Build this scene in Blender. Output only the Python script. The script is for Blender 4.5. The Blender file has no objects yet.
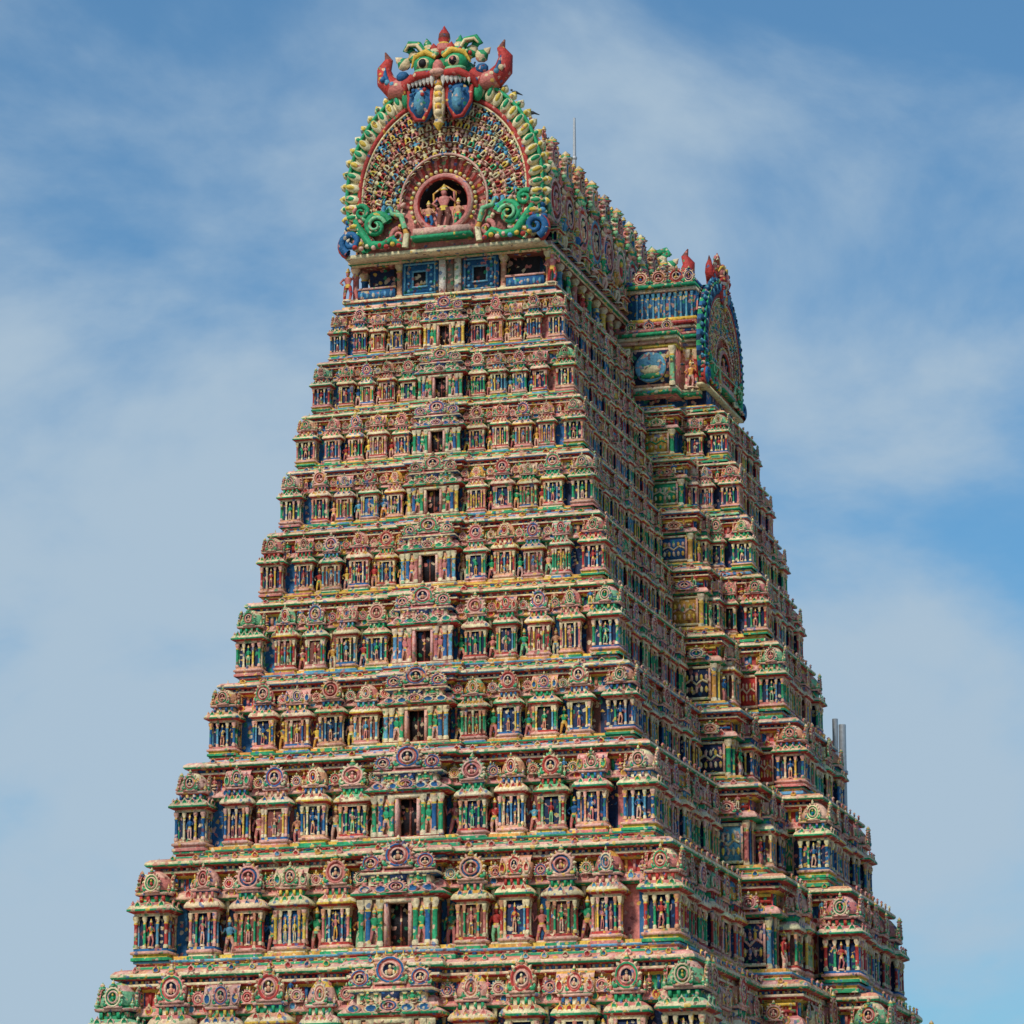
import bpy, math, random
import numpy as np
random.seed(11); rng=np.random.default_rng(11)
pi=math.pi
# ---------------------------------------------------------------- palette (linear base colours)
NAMES=['PINK','LPINK','CREAM','YEL','GRN','MINT','BLUE','LBLUE','RED','BROWN','DARK','WHITE','SALMON','STONE','NAVY','OCHRE','COPPER',
       'RA','RB','RC','RN','RK']
for i,n in enumerate(NAMES): globals()[n]=i
PALV=np.array([(.66,.215,.18),(.80,.43,.33),(.84,.67,.40),(.82,.52,.08),(.03,.34,.14),(.24,.55,.28),(.025,.13,.30),(.12,.34,.48),
 (.50,.05,.04),(.22,.07,.05),(.015,.013,.016),(.80,.76,.68),(.74,.34,.19),(.30,.27,.23),(.014,.028,.08),(.72,.34,.07),(.38,.11,.06),
 (.5,.2,.15),(.5,.2,.15),(.5,.2,.15),(.5,.2,.15),(.5,.2,.15)])
NP=len(NAMES)
class T:
    __slots__=('v','q','c')
    def __init__(s,v,q,c):
        s.v=np.asarray(v,float).reshape(-1,3); s.q=np.asarray(q,int).reshape(-1,4); s.c=np.asarray(c,int).ravel()
def join(*ts):
    L=[]
    for t in ts:
        if isinstance(t,(list,tuple)): L+=list(t)
        else: L.append(t)
    o=0; V=[];Q=[];C=[]
    for t in L:
        V.append(t.v);Q.append(t.q+o);C.append(t.c);o+=len(t.v)
    return T(np.concatenate(V),np.concatenate(Q),np.concatenate(C))
def mv(t,p=(0,0,0),s=(1,1,1),rz=0,rx=0,ry=0):
    if np.isscalar(s): s=(s,s,s)
    v=t.v*np.array(s)
    if rx: c,n=math.cos(rx),math.sin(rx); v=v@np.array([[1,0,0],[0,c,n],[0,-n,c]])
    if ry: c,n=math.cos(ry),math.sin(ry); v=v@np.array([[c,0,-n],[0,1,0],[n,0,c]])
    if rz: c,n=math.cos(rz),math.sin(rz); v=v@np.array([[c,n,0],[-n,c,0],[0,0,1]])
    return T(v+np.array(p),t.q,t.c)
def box(x0,x1,y0,y1,z0,z1,c):
    v=[(x0,y0,z0),(x1,y0,z0),(x1,y1,z0),(x0,y1,z0),(x0,y0,z1),(x1,y0,z1),(x1,y1,z1),(x0,y1,z1)]
    q=[(3,2,1,0),(4,5,6,7),(0,1,5,4),(1,2,6,5),(2,3,7,6),(3,0,4,7)]
    return T(v,q,[c]*6)
def lathe(prof,n,cols,p=(0,0,0),sx=1,sy=1,ph=0):
    m=len(prof); a=np.arange(n)*2*pi/n+ph
    V=np.zeros((m,n,3))
    for i,(r,z) in enumerate(prof):
        r=max(r,.0008); V[i,:,0]=r*np.cos(a)*sx; V[i,:,1]=r*np.sin(a)*sy; V[i,:,2]=z
    Q=[];C=[]
    if not isinstance(cols,(list,tuple)): cols=[cols]*(m-1)
    for i in range(m-1):
        for j in range(n):
            k=(j+1)%n; Q.append((i*n+j,i*n+k,(i+1)*n+k,(i+1)*n+j)); C.append(cols[i%len(cols)])
    return T(V.reshape(-1,3)+np.array(p),Q,C)
def sq(prof,cols,p=(0,0,0)):
    V=[];Q=[];C=[]
    for (hx,hyy,z) in prof: V+=[(-hx,-hyy,z),(hx,-hyy,z),(hx,hyy,z),(-hx,hyy,z)]
    for i in range(len(prof)-1):
        for j in range(4):
            k=(j+1)%4; Q.append((i*4+j,i*4+k,i*4+4+k,i*4+4+j)); C.append(cols[i%len(cols)])
    b=(len(prof)-1)*4; Q.append((b,b+1,b+2,b+3)); C.append(cols[-1])
    return T(np.array(V)+np.array(p),Q,C)
def ell(c,r,col,n=6,m=4):
    pr=[(math.sin(pi*i/m),-math.cos(pi*i/m)) for i in range(m+1)]
    return mv(lathe(pr,n,col),c,r)
def tube(pts,rad,col,n=6):
    P=np.array(pts,float); m=len(P); V=[]
    if np.isscalar(rad): rad=[rad]*m
    for i in range(m):
        d=P[min(i+1,m-1)]-P[max(i-1,0)]; d/=np.linalg.norm(d)+1e-9
        u=np.cross(d,[0,1,0]) if abs(d[1])<.9 else np.cross(d,[1,0,0])
        u/=np.linalg.norm(u); w=np.cross(d,u)
        for j in range(n):
            a=2*pi*j/n; V.append(P[i]+rad[i]*(u*math.cos(a)+w*math.sin(a)))
    Q=[];C=[]
    for i in range(m-1):
        for j in range(n):
            k=(j+1)%n; Q.append((i*n+j,i*n+k,i*n+n+k,i*n+n+j)); C.append(col[i%len(col)] if isinstance(col,(list,tuple)) else col)
    return T(V,Q,C)
class MB:
    def __init__(s): s.V=[];s.Q=[];s.C=[];s.n=0
    def add(s,t,p=(0,0,0),ang=0,sc=(1,1,1),mp=None,jit=.14):
        if np.isscalar(sc): sc=(sc,sc,sc)
        v=t.v*np.array(sc); c,n=math.cos(ang),math.sin(ang)
        v=v@np.array([[c,n,0],[-n,c,0],[0,0,1]])+np.array(p)
        idx=t.c
        if mp is not None: idx=mp[idx]
        col=PALV[idx]*(1+rng.uniform(-jit,jit))*(1+rng.uniform(-.08,.08,(len(idx),1)))*(1+rng.uniform(-.07,.07,(1,3)))
        s.V.append(v);s.Q.append(t.q+s.n);s.C.append(col);s.n+=len(v)
    def obj(s,name,mat,parent=None,smooth=False):
        V=np.concatenate(s.V);Q=np.concatenate(s.Q);C=np.concatenate(s.C)
        me=bpy.data.meshes.new(name); nf=len(Q)
        me.vertices.add(len(V)); me.vertices.foreach_set('co',V.astype(np.float32).ravel())
        me.loops.add(nf*4); me.loops.foreach_set('vertex_index',Q.astype(np.int32).ravel())
        me.polygons.add(nf); me.polygons.foreach_set('loop_start',np.arange(0,nf*4,4,dtype=np.int32))
        me.update(calc_edges=True)
        at=me.color_attributes.new('Col','FLOAT_COLOR','CORNER')
        cc=np.ones((nf*4,4),np.float32); cc[:,:3]=np.repeat(np.clip(C,0,1),4,axis=0)
        at.data.foreach_set('color',cc.ravel())
        if smooth: me.polygons.foreach_set('use_smooth',np.ones(nf,bool))
        me.materials.append(mat)
        o=bpy.data.objects.new(name,me); bpy.context.scene.collection.objects.link(o)
        if parent: o.parent=parent
        return o
def mp(**k):
    m=np.arange(NP)
    for a,b in k.items(): m[globals()[a]]=b
    return m
ch=random.choice
def rmap():
    return mp(RA=ch([RED,PINK,BLUE,GRN,SALMON,PINK,OCHRE,YEL,GRN,LBLUE]),RC=ch([LPINK,CREAM,LBLUE,GRN,YEL,MINT,OCHRE,LPINK]),
              RB=ch([PINK,LPINK,SALMON,PINK,LPINK,MINT,OCHRE,CREAM,YEL,PINK]),RN=ch([NAVY,NAVY,BROWN,BLUE,DARK,BROWN]),  # RN: dark niche paint, darkened further to deepen the shade in the niches
              RK=ch([GRN,BLUE,RED,PINK,LBLUE,OCHRE,PINK,RED]))
# ---------------------------------------------------------------- materials
def new_mat(n):
    m=bpy.data.materials.new(n); m.use_nodes=True; nt=m.node_tree; nt.nodes.clear(); return m,nt
def painted(name,speck=.20,rough=.6):
    m,nt=new_mat(name); N=nt.nodes; L=nt.links
    out=N.new('ShaderNodeOutputMaterial'); b=N.new('ShaderNodeBsdfPrincipled'); L.new(b.outputs[0],out.inputs[0])
    b.inputs['Roughness'].default_value=rough; b.inputs['Specular IOR Level'].default_value=.25
    vc=N.new('ShaderNodeVertexColor'); vc.layer_name='Col'
    tc=N.new('ShaderNodeTexCoord')
    vo=N.new('ShaderNodeTexVoronoi'); vo.inputs['Scale'].default_value=6.5; L.new(tc.outputs['Object'],vo.inputs['Vector'])
    sep=N.new('ShaderNodeSeparateColor'); L.new(vo.outputs['Color'],sep.inputs[0])
    rp=N.new('ShaderNodeValToRGB'); rp.color_ramp.interpolation='CONSTANT'; L.new(sep.outputs[0],rp.inputs[0])
    e=rp.color_ramp.elements; e[0].position=0; e[0].color=(.84,.66,.40,1); e[1].position=.20; e[1].color=(.66,.2,.16,1)
    for p,c in ((.36,(.04,.34,.14,1)),(.50,(.03,.14,.33,1)),(.60,(.80,.43,.31,1)),(.74,(.18,.04,.03,1)),(.86,(.82,.50,.08,1))):
        x=e.new(p); x.color=c
    gt=N.new('ShaderNodeMath'); gt.operation='LESS_THAN'; gt.inputs[1].default_value=speck; L.new(sep.outputs[1],gt.inputs[0])
    ml=N.new('ShaderNodeMath'); ml.operation='MULTIPLY'; ml.inputs[1].default_value=.75; L.new(gt.outputs[0],ml.inputs[0])
    mx=N.new('ShaderNodeMix'); mx.data_type='RGBA'; L.new(ml.outputs[0],mx.inputs[0]); L.new(vc.outputs[0],mx.inputs[6]); L.new(rp.outputs[0],mx.inputs[7])
    n1=N.new('ShaderNodeTexNoise'); n1.inputs['Scale'].default_value=.7; n1.inputs['Detail'].default_value=6; n1.inputs['Roughness'].default_value=.7
    mpn=N.new('ShaderNodeMapping'); mpn.inputs['Scale'].default_value=(1.3,1.3,.3); L.new(tc.outputs['Object'],mpn.inputs[0]); L.new(mpn.outputs[0],n1.inputs['Vector'])
    r1=N.new('ShaderNodeMapRange'); r1.inputs[1].default_value=.34; r1.inputs[2].default_value=.60; r1.inputs[3].default_value=.70; r1.inputs[4].default_value=1.08; L.new(n1.outputs[0],r1.inputs[0])
    n2=N.new('ShaderNodeTexNoise'); n2.inputs['Scale'].default_value=7; n2.inputs['Detail'].default_value=3; n2.inputs['Roughness'].default_value=.65; L.new(tc.outputs['Object'],n2.inputs['Vector'])
    r2=N.new('ShaderNodeMapRange'); r2.inputs[1].default_value=.33; r2.inputs[2].default_value=.66; r2.inputs[3].default_value=.70; r2.inputs[4].default_value=1.18; L.new(n2.outputs[0],r2.inputs[0])
    mm=N.new('ShaderNodeMath'); mm.operation='MULTIPLY'; L.new(r1.outputs[0],mm.inputs[0]); L.new(r2.outputs[0],mm.inputs[1])
    vm=N.new('ShaderNodeVectorMath'); vm.operation='SCALE'; L.new(mx.outputs[2],vm.inputs[0]); L.new(mm.outputs[0],vm.inputs['Scale'])
    L.new(vm.outputs[0],b.inputs['Base Color'])
    bp=N.new('ShaderNodeBump'); bp.inputs['Strength'].default_value=.65; bp.inputs['Distance'].default_value=.07
    L.new(n2.outputs[0],bp.inputs['Height']); L.new(bp.outputs[0],b.inputs['Normal'])
    return m
MAT=painted('painted_stucco'); MATG=painted('painted_stucco_gable',.08)
def simple(name,col,rough=.8,sc=3,metal=0,var=.3):
    m,nt=new_mat(name); N=nt.nodes; L=nt.links
    out=N.new('ShaderNodeOutputMaterial'); b=N.new('ShaderNodeBsdfPrincipled'); L.new(b.outputs[0],out.inputs[0])
    b.inputs['Roughness'].default_value=rough; b.inputs['Metallic'].default_value=metal
    tc=N.new('ShaderNodeTexCoord'); n=N.new('ShaderNodeTexNoise'); n.inputs['Scale'].default_value=sc; n.inputs['Detail'].default_value=8
    L.new(tc.outputs['Object'],n.inputs['Vector'])
    r=N.new('ShaderNodeMapRange'); r.inputs[3].default_value=1-var; r.inputs[4].default_value=1+var; L.new(n.outputs[0],r.inputs[0])
    vm=N.new('ShaderNodeVectorMath'); vm.operation='SCALE'; vm.inputs[0].default_value=col; L.new(r.outputs[0],vm.inputs['Scale']); L.new(vm.outputs[0],b.inputs['Base Color'])
    bp=N.new('ShaderNodeBump'); bp.inputs['Strength'].default_value=.4; bp.inputs['Distance'].default_value=.03; L.new(n.outputs[0],bp.inputs['Height']); L.new(bp.outputs[0],b.inputs['Normal'])
    return m
# ---------------------------------------------------------------- ornament templates
def pil(x,y,z0,z1,w,c,cap=CREAM):
    h=z1-z0
    return lathe([(w*1.25,0),(w*1.25,.08*h),(w*.9,.12*h),(w*.85,.70*h),(w*1.15,.75*h),(w*.85,.8*h),(w*1.5,.9*h),(w*1.5,h)],4,
                 [cap,cap,c,c,YEL,cap,cap],(x,y,z0),ph=pi/4)
def kudu(n=14,v=0):
    pr=[(1.0,0),(1.0,.16),(.93,.26),(.78,.26),(.74,.14),(.64,.14),(.60,.28),(.46,.28),(.42,.1),(.0,.1)]
    cc=[[PINK,LPINK,CREAM,RK,RK,RC,LPINK,RK,RK],[RB,RB,LPINK,BROWN,RK,RK,PINK,BROWN,BROWN],[SALMON,LPINK,RK,RED,PINK,PINK,LPINK,NAVY,NAVY]][v]
    d=mv(lathe(pr,n,cc),rx=pi/2)
    P=[d]
    for i in range(13):
        a=math.radians(-38+i*256/12)
        P.append(mv(ell((0,0,0),(.17,.14,.22),[CREAM,RB,LPINK][(i+v)%(2+v%2)],4,2),(1.04*math.cos(a),-.16,1.04*math.sin(a)),ry=-(a-pi/2)))
    P.append(ell((0,-.2,-.14),(.22,.14,.26),[RA,PINK,SALMON][v],5,3)); P.append(ell((0,-.22,.2),(.13,.13,.15),[YEL,LPINK,CREAM][v],5,3))
    if v: P+= [ell((-.25,-.2,-.2),(.12,.1,.2),CREAM,4,3),ell((.25,-.2,-.2),(.12,.1,.2),CREAM,4,3)]
    P.append(lathe([(.22,0),(.3,.12),(.16,.28),(.2,.36),(.0,.66)],5,[RB,GRN,YEL,CREAM],(0,-.12,.98)))
    for s in (-1,1):
        P.append(ell((s*.9,-.18,-.72),(.26,.16,.2),GRN,6,3)); P.append(ell((s*1.08,-.2,-.55),(.14,.12,.2),MINT,5,3))
    P.append(box(-1.05,1.05,-.24,0,-1.02,-.82,LPINK))
    return mv(join(P),s=(1,1,1.08))
KUDUS=[kudu(14,v) for v in range(3)]; KUDU=KUDUS[0]
def KS():
    b=ch([RB,PINK,LPINK])
    return join(mv(lathe([(1,0),(1,.2),(.7,.3),(.5,.1),(0,.1)],8,[b,ch([CREAM,LPINK,YEL]),RK,RK]),rx=pi/2),lathe([(.5,0),(0,.8)],4,b,(0,-.12,.8)))
def statue(v=0,n=5):
    P=[lathe([(.2,0),(.2,.04),(.15,.06)],6,[CREAM,PINK])]
    if v==3:
        P+=[tube([(.05,0,.2),(.26,-.12,.2),(.02,-.2,.14)],[.08,.07,.04],RB,n),tube([(-.05,0,.2),(-.26,-.12,.2),(-.02,-.2,.14)],[.08,.07,.04],RB,n)]
        z=-.24
    else:
        P+=[tube([(.07,0,.05),(.1+.03*v,-.04,.26),(.06,0,.47)],[.045,.06,.08],RB,n),tube([(-.09-.04*v,0,.05),(-.1,-.03,.26),(-.06,0,.47)],[.045,.06,.08],RB,n)]
        z=0
    P+=[lathe([(.13,.42+z),(.12,.48+z),(.09,.54+z),(.15,.68+z),(.12,.74+z),(.045,.77+z),(.045,.8+z)],n+1,[RC,YEL,RA,RA,RA,RA],sy=.7),
        ell((0,-.01,.85+z),(.075,.075,.085),RA,n+1,4),lathe([(.085,.89+z),(.09,.92+z),(.05,.96+z),(.06,.98+z),(0,1.05+z)],n,[YEL,CREAM,YEL,YEL])]
    if v==1: arms=[[(.14,0,.72),(.27,-.02,.62),(.26,-.06,.84)],[(-.14,0,.72),(-.27,-.02,.6),(-.14,-.12,.5)]]
    elif v==2: arms=[[(.14,0,.72),(.25,-.04,.56),(.12,-.14,.6)],[(-.14,0,.72),(-.25,-.04,.58),(-.3,-.06,.8)]]
    else: arms=[[(.14,0,.72),(.22,0,.58),(.08,-.14,.64)],[(-.14,0,.72),(-.22,0,.56),(-.2,-.04,.4)]]
    for a in arms: P.append(tube([(x,y,w+z) for x,y,w in a],[.045,.04,.03],RA,4))
    return join(P)
ST=[statue(0),statue(1),statue(2),statue(3)]
def finial(n=6): return lathe([(.3,0),(.12,.1),(.34,.25),(.36,.36),(.14,.48),(.2,.56),(.07,.66),(0,1)],n,[GRN,RB,RB,CREAM,YEL,CREAM,YEL])
FIN=finial(5)
def pavilion(kind,allround=False):
    P=[]
    b1,b2,b3=ch([GRN,PINK,LBLUE,OCHRE,GRN]),ch([YEL,LPINK,CREAM]),ch([RED,BLUE,PINK,SALMON])
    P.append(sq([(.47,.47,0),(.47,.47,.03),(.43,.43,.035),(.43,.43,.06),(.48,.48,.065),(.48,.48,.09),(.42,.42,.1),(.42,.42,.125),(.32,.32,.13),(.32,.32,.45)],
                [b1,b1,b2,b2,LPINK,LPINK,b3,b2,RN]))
    sides=[0] if not allround else [0,1,2,3]
    style=random.randrange(3)
    for s in sides:
        S=[]
        if allround: xs=(-.38,-.16,.16)
        else: xs=[(-.39,-.20,.20,.39),(-.40,-.26,.0,.26,.40),(-.39,-.29,.29,.39)][style]
        for i,x in enumerate(xs): S.append(pil(x,-.38,.125,.455,.058 if abs(x)>.3 else .045,RA if abs(x)>.3 else ch([RC,RC,GRN,YEL,LBLUE]),ch([CREAM,LPINK,CREAM,SALMON])))
        if style==1 and not allround:
            for x in (-.13,.13): S.append(mv(ST[ch([0,1,2])],(x,-.37,.13),(.26,.3,.25)))
        else: S.append(mv(ST[ch([0,1,2])],(0,-.39,.13),(.40,.34,.29)))
        for x in ((-.3,0,.3) if style!=1 else (-.33,-.11,.11,.33)): S.append(mv(KS(),(x,-.5,.56),(.085,.1,.04)))
        P.append(mv(join(S),rz=s*pi/2))
    if not allround:
        P+=[pil(-.38,-.1,.125,.455,.055,RC),pil(.38,-.1,.125,.455,.055,RC)]
    P.append(sq([(.42,.42,.45),(.42,.42,.475),(.45,.45,.48),(.56,.56,.50),(.56,.56,.522),(.50,.50,.56),(.40,.40,.59),(.32,.32,.60),(.32,.32,.655),(.40,.40,.665),(.42,.42,.69),(.35,.35,.70)],
                [CREAM,LPINK,RED,ch([GRN,CREAM,YEL,GRN]),CREAM,RB,RB,ch([CREAM,GRN]),ch([BLUE,RED,NAVY]),LPINK,ch([CREAM,MINT]),RB]))
    for x in (-.28,-.1,.1,.28): P.append(box(x-.035,x+.035,-.38,-.3,.6,.66,RA))
    kd=lambda: ch(KUDUS)
    if kind=='kuta':
        P.append(lathe([(.34,.69),(.44,.72),(.42,.78),(.33,.85),(.2,.91),(.08,.94)],8,[GRN,RB,RB,ch([RC,LPINK]),RB],ph=pi/8))
        P.append(mv(FIN,(0,0,.92),(.28,.28,.15)))
        for s in range(4 if allround else 1): P.append(mv(mv(kd(),(0,-.38,.79),(.19,.3,.09)),rz=s*pi/2))
        for x in (-.4,.4): P.append(mv(FIN,(x,-.34,.69),(.14,.14,.1)))
    elif kind=='sala':
        pr=[(.36*math.cos(a)*1.1,.70+.20*math.sin(a)**.8) for a in np.linspace(0,pi/2,6)]
        prof=[(-y,z) for y,z in pr]+[(y,z) for y,z in reversed(pr[:-1])]
        V=[];Q=[];C=[]
        for (y,z) in prof: V+=[(-.46,y,z),(.46,y,z)]
        for i in range(len(prof)-1): Q.append((2*i,2*i+1,2*i+3,2*i+2)); C.append(RB if i%2 else LPINK)
        P.append(T(V,Q,C))
        P.append(box(-.455,.455,-.34,.34,.69,.82,RB))
        P.append(mv(kd(),(0,-.38,.79),(.19,.3,.085)))
        for x in (-.36,.36): P.append(mv(KS(),(x,-.38,.76),(.1,.25,.06)))
        for x in (-.3,0,.3): P.append(mv(FIN,(x,0,.89),(.2,.2,.12)))
    else:
        P.append(box(-.3,.3,-.3,.3,.69,.86,RB))
        k=random.uniform(.29,.37)
        P.append(mv(kd(),(0,-.36,.82),(k,.45,.115)))
        P.append(mv(FIN,(0,-.1,.93),(.22,.22,.13)))
        for x in (-.42,.42): P.append(mv(FIN,(x,-.3,.69),(.16,.16,.13)))
    return join(P)
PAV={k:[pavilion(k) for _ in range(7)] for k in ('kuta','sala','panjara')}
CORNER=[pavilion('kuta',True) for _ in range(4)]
def doorbay():
    P=[sq([(.5,.48,0),(.5,.48,.035),(.46,.44,.04),(.46,.44,.07),(.5,.48,.075),(.5,.48,.1),(.45,.43,.11)],[GRN,GRN,YEL,LPINK,CREAM,RED])]
    for s in (-1,1):
        P.append(box(*sorted((s*.17,s*.42)),-.36,.4,.11,.49,SALMON))
        for x,c in ((.46,RC),(.37,BLUE),(.22,RA)): P.append(pil(s*x,-.42,.11,.49,.045,c))
        P.append(mv(ST[1 if s>0 else 2],(s*.295,-.42,.11),(.34,.32,.31)))
        P.append(box(*sorted((s*.13,s*.17)),-.44,-.1,.11,.49,LPINK))
    P.append(box(-.17,.17,-.12,.4,.11,.49,DARK)); P.append(box(-.17,.17,-.46,-.12,.46,.49,CREAM))
    P.append(box(-.012,.012,-.16,-.12,.11,.46,BROWN)); 
    P.append(sq([(.45,.42,.49),(.45,.42,.505),(.58,.54,.52),(.58,.54,.54),(.52,.48,.57),(.42,.38,.60),(.38,.36,.605),(.38,.36,.68),(.48,.44,.69),(.48,.44,.71),(.40,.38,.74)],
                [CREAM,RED,GRN,LPINK,RB,RB,CREAM,BLUE,CREAM,PINK,PINK]))
    for x in (-.32,-.16,.16,.32): P.append(pil(x,-.38,.605,.69,.03,RA))
    P.append(box(-.1,.1,-.42,-.3,.60,.69,NAVY))
    for x in (-.4,-.2,.2,.4): P.append(mv(KS(),(x,-.52,.57),(.09,.1,.035)))
    P.append(mv(KUDUS[1],(0,-.55,.585),(.12,.2,.045)))
    P.append(sq([(.40,.36,.73),(.42,.36,.79),(.34,.3,.86),(.24,.2,.91)],[RB,LPINK,RB])); P.append(mv(ch(KUDUS),(0,-.37,.845),(.17,.4,.095)))
    for s in (-1,1):
        P.append(mv(KUDUS[2],(s*.34,-.39,.79),(.11,.3,.06))); P.append(mv(ST[3],(s*.25,-.45,.6),(.25,.25,.12)))
    for x in (-.2,-.1,.1,.2): P.append(mv(FIN,(x,0,.89),(.15,.15,.12)))
    return join(P)
DOORS=[doorbay() for _ in range(3)]
# ---------------------------------------------------------------- plan & levels
ZS=[58.0,55.1,52.2,49.2,45.9,42.2,38.0,33.9,29.0,23.5,17.4,11.2]
AS=[5.97,6.6,7.2,7.8,8.5,9.3,10.2,11.3,12.65,14.1,15.2,16.4]
def plan(a):
    u=(a-5.97)/8.38; b=18+.86*(a-5.97); c1=4+8*u; c2=3.1+2*u; a1=a+2+.3*u; A=a+4.1+.4*u; e=.95+.95*u; q=.3+.35*u
    h=[(-a,-b),(-e,-b),(-e,-b-q),(e,-b-q),(e,-b),(a,-b),(a,-c1),(a1,-c1),(a1,-c2),(A,-c2),(A,c2),(a1,c2),(a1,c1),(a,c1)]
    return np.array(h+[(-x,-y) for x,y in h]),e
def edges(poly):
    n=len(poly); out=[]
    for i in range(n):
        p=poly[i]; r=poly[(i+1)%n]; d=r-p; L=np.linalg.norm(d); d=d/L; out.append((p,r,d,np.array([d[1],-d[0]]),L))
    return out
def sweep(mb,poly,prof,cols,seg=.9):
    E=edges(poly); n=len(E)
    M=[E[i-1][3]+E[i][3] for i in range(n)]
    for i in range(n):
        p,r,d,nn,L=E[i]; k=max(1,int(L/seg)); t=np.linspace(0,1,k+1)
        m=len(prof); V=np.zeros((m,k+1,3))
        for j,(o,z) in enumerate(prof):
            A=p+M[i]*o; B=r+M[(i+1)%n]*o
            V[j,:,:2]=A+(B-A)*t[:,None]; V[j,:,2]=z
        Q=[];C=[]
        for j in range(m-1):
            for s in range(k):
                Q.append((j*(k+1)+s,j*(k+1)+s+1,(j+1)*(k+1)+s+1,(j+1)*(k+1)+s)); c=cols[j]; C.append(c if not isinstance(c,tuple) else c[s%len(c)])
        mb.add(T(V.reshape(-1,3),Q,C),jit=.03)
def along(mb,poly,off,z,sp,t,sc,mpf=None,inset=.1,prob=1,vary=0):
    for (p,r,d,nn,L) in edges(poly):
        L2=L-2*inset
        if L2<sp*.6: continue
        k=max(1,int(round(L2/sp))); ang=math.atan2(d[1],d[0])
        for i in range(k):
            if prob<1 and random.random()>prob: continue
            q=p+d*(inset+L2*(i+.5+random.uniform(-vary,vary))/k)+nn*off
            tt=ch(t) if isinstance(t,list) else t
            f=1+random.uniform(-vary,vary)
            mb.add(tt,(q[0],q[1],z),ang,(sc[0]*f,sc[1]*f,sc[2]*f),mpf() if mpf else None)
tiers=MB()
DENT=box(-.5,.5,-.5,.5,-.5,.5,RA)
LEAF=lathe([(.5,-.5),(.5,0),(.0,.5)],4,[RA,RC])
KSL=[KS() for _ in range(5)]
def relief(c):
    P=[box(-.5,.5,-.2,0,.16,.19,CREAM),box(-.5,.5,-.2,0,.55,.58,CREAM),box(-.5,-.43,-.2,0,.19,.55,LPINK),box(.43,.5,-.2,0,.19,.55,LPINK),box(-.43,.43,-.12,0,.19,.55,RA)]
    for i in range(5):
        for j in range(2):
            x=-.34+i*.17; z=.29+j*.15
            P.append(mv(ell((0,0,0),(.06,.07,.045),[RC,YEL,LPINK][(i+j)%3],6,3),(x,-.13,z)))
    P+= [tube([(-.4,-.14,.37),(-.2,-.14,.41),(0,-.14,.35),(.2,-.14,.41),(.4,-.14,.37)],.018,RC,4)]
    return join(P)
REL=relief(0)
THEME=[(BLUE,RED),(RED,GRN),(PINK,LBLUE),(GRN,YEL),(RED,LBLUE),(GRN,RED),(BLUE,YEL),(BLUE,SALMON),(RED,GRN),(GRN,YEL),(RED,BLUE)]
MAIN=[(GRN,LBLUE),(GRN,MINT),(MINT,GRN),(LBLUE,GRN),(GRN,YEL),(GRN,LBLUE),(LBLUE,GRN),(GRN,GRN),(GRN,LBLUE),(GRN,YEL),(GRN,GRN)]
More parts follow.
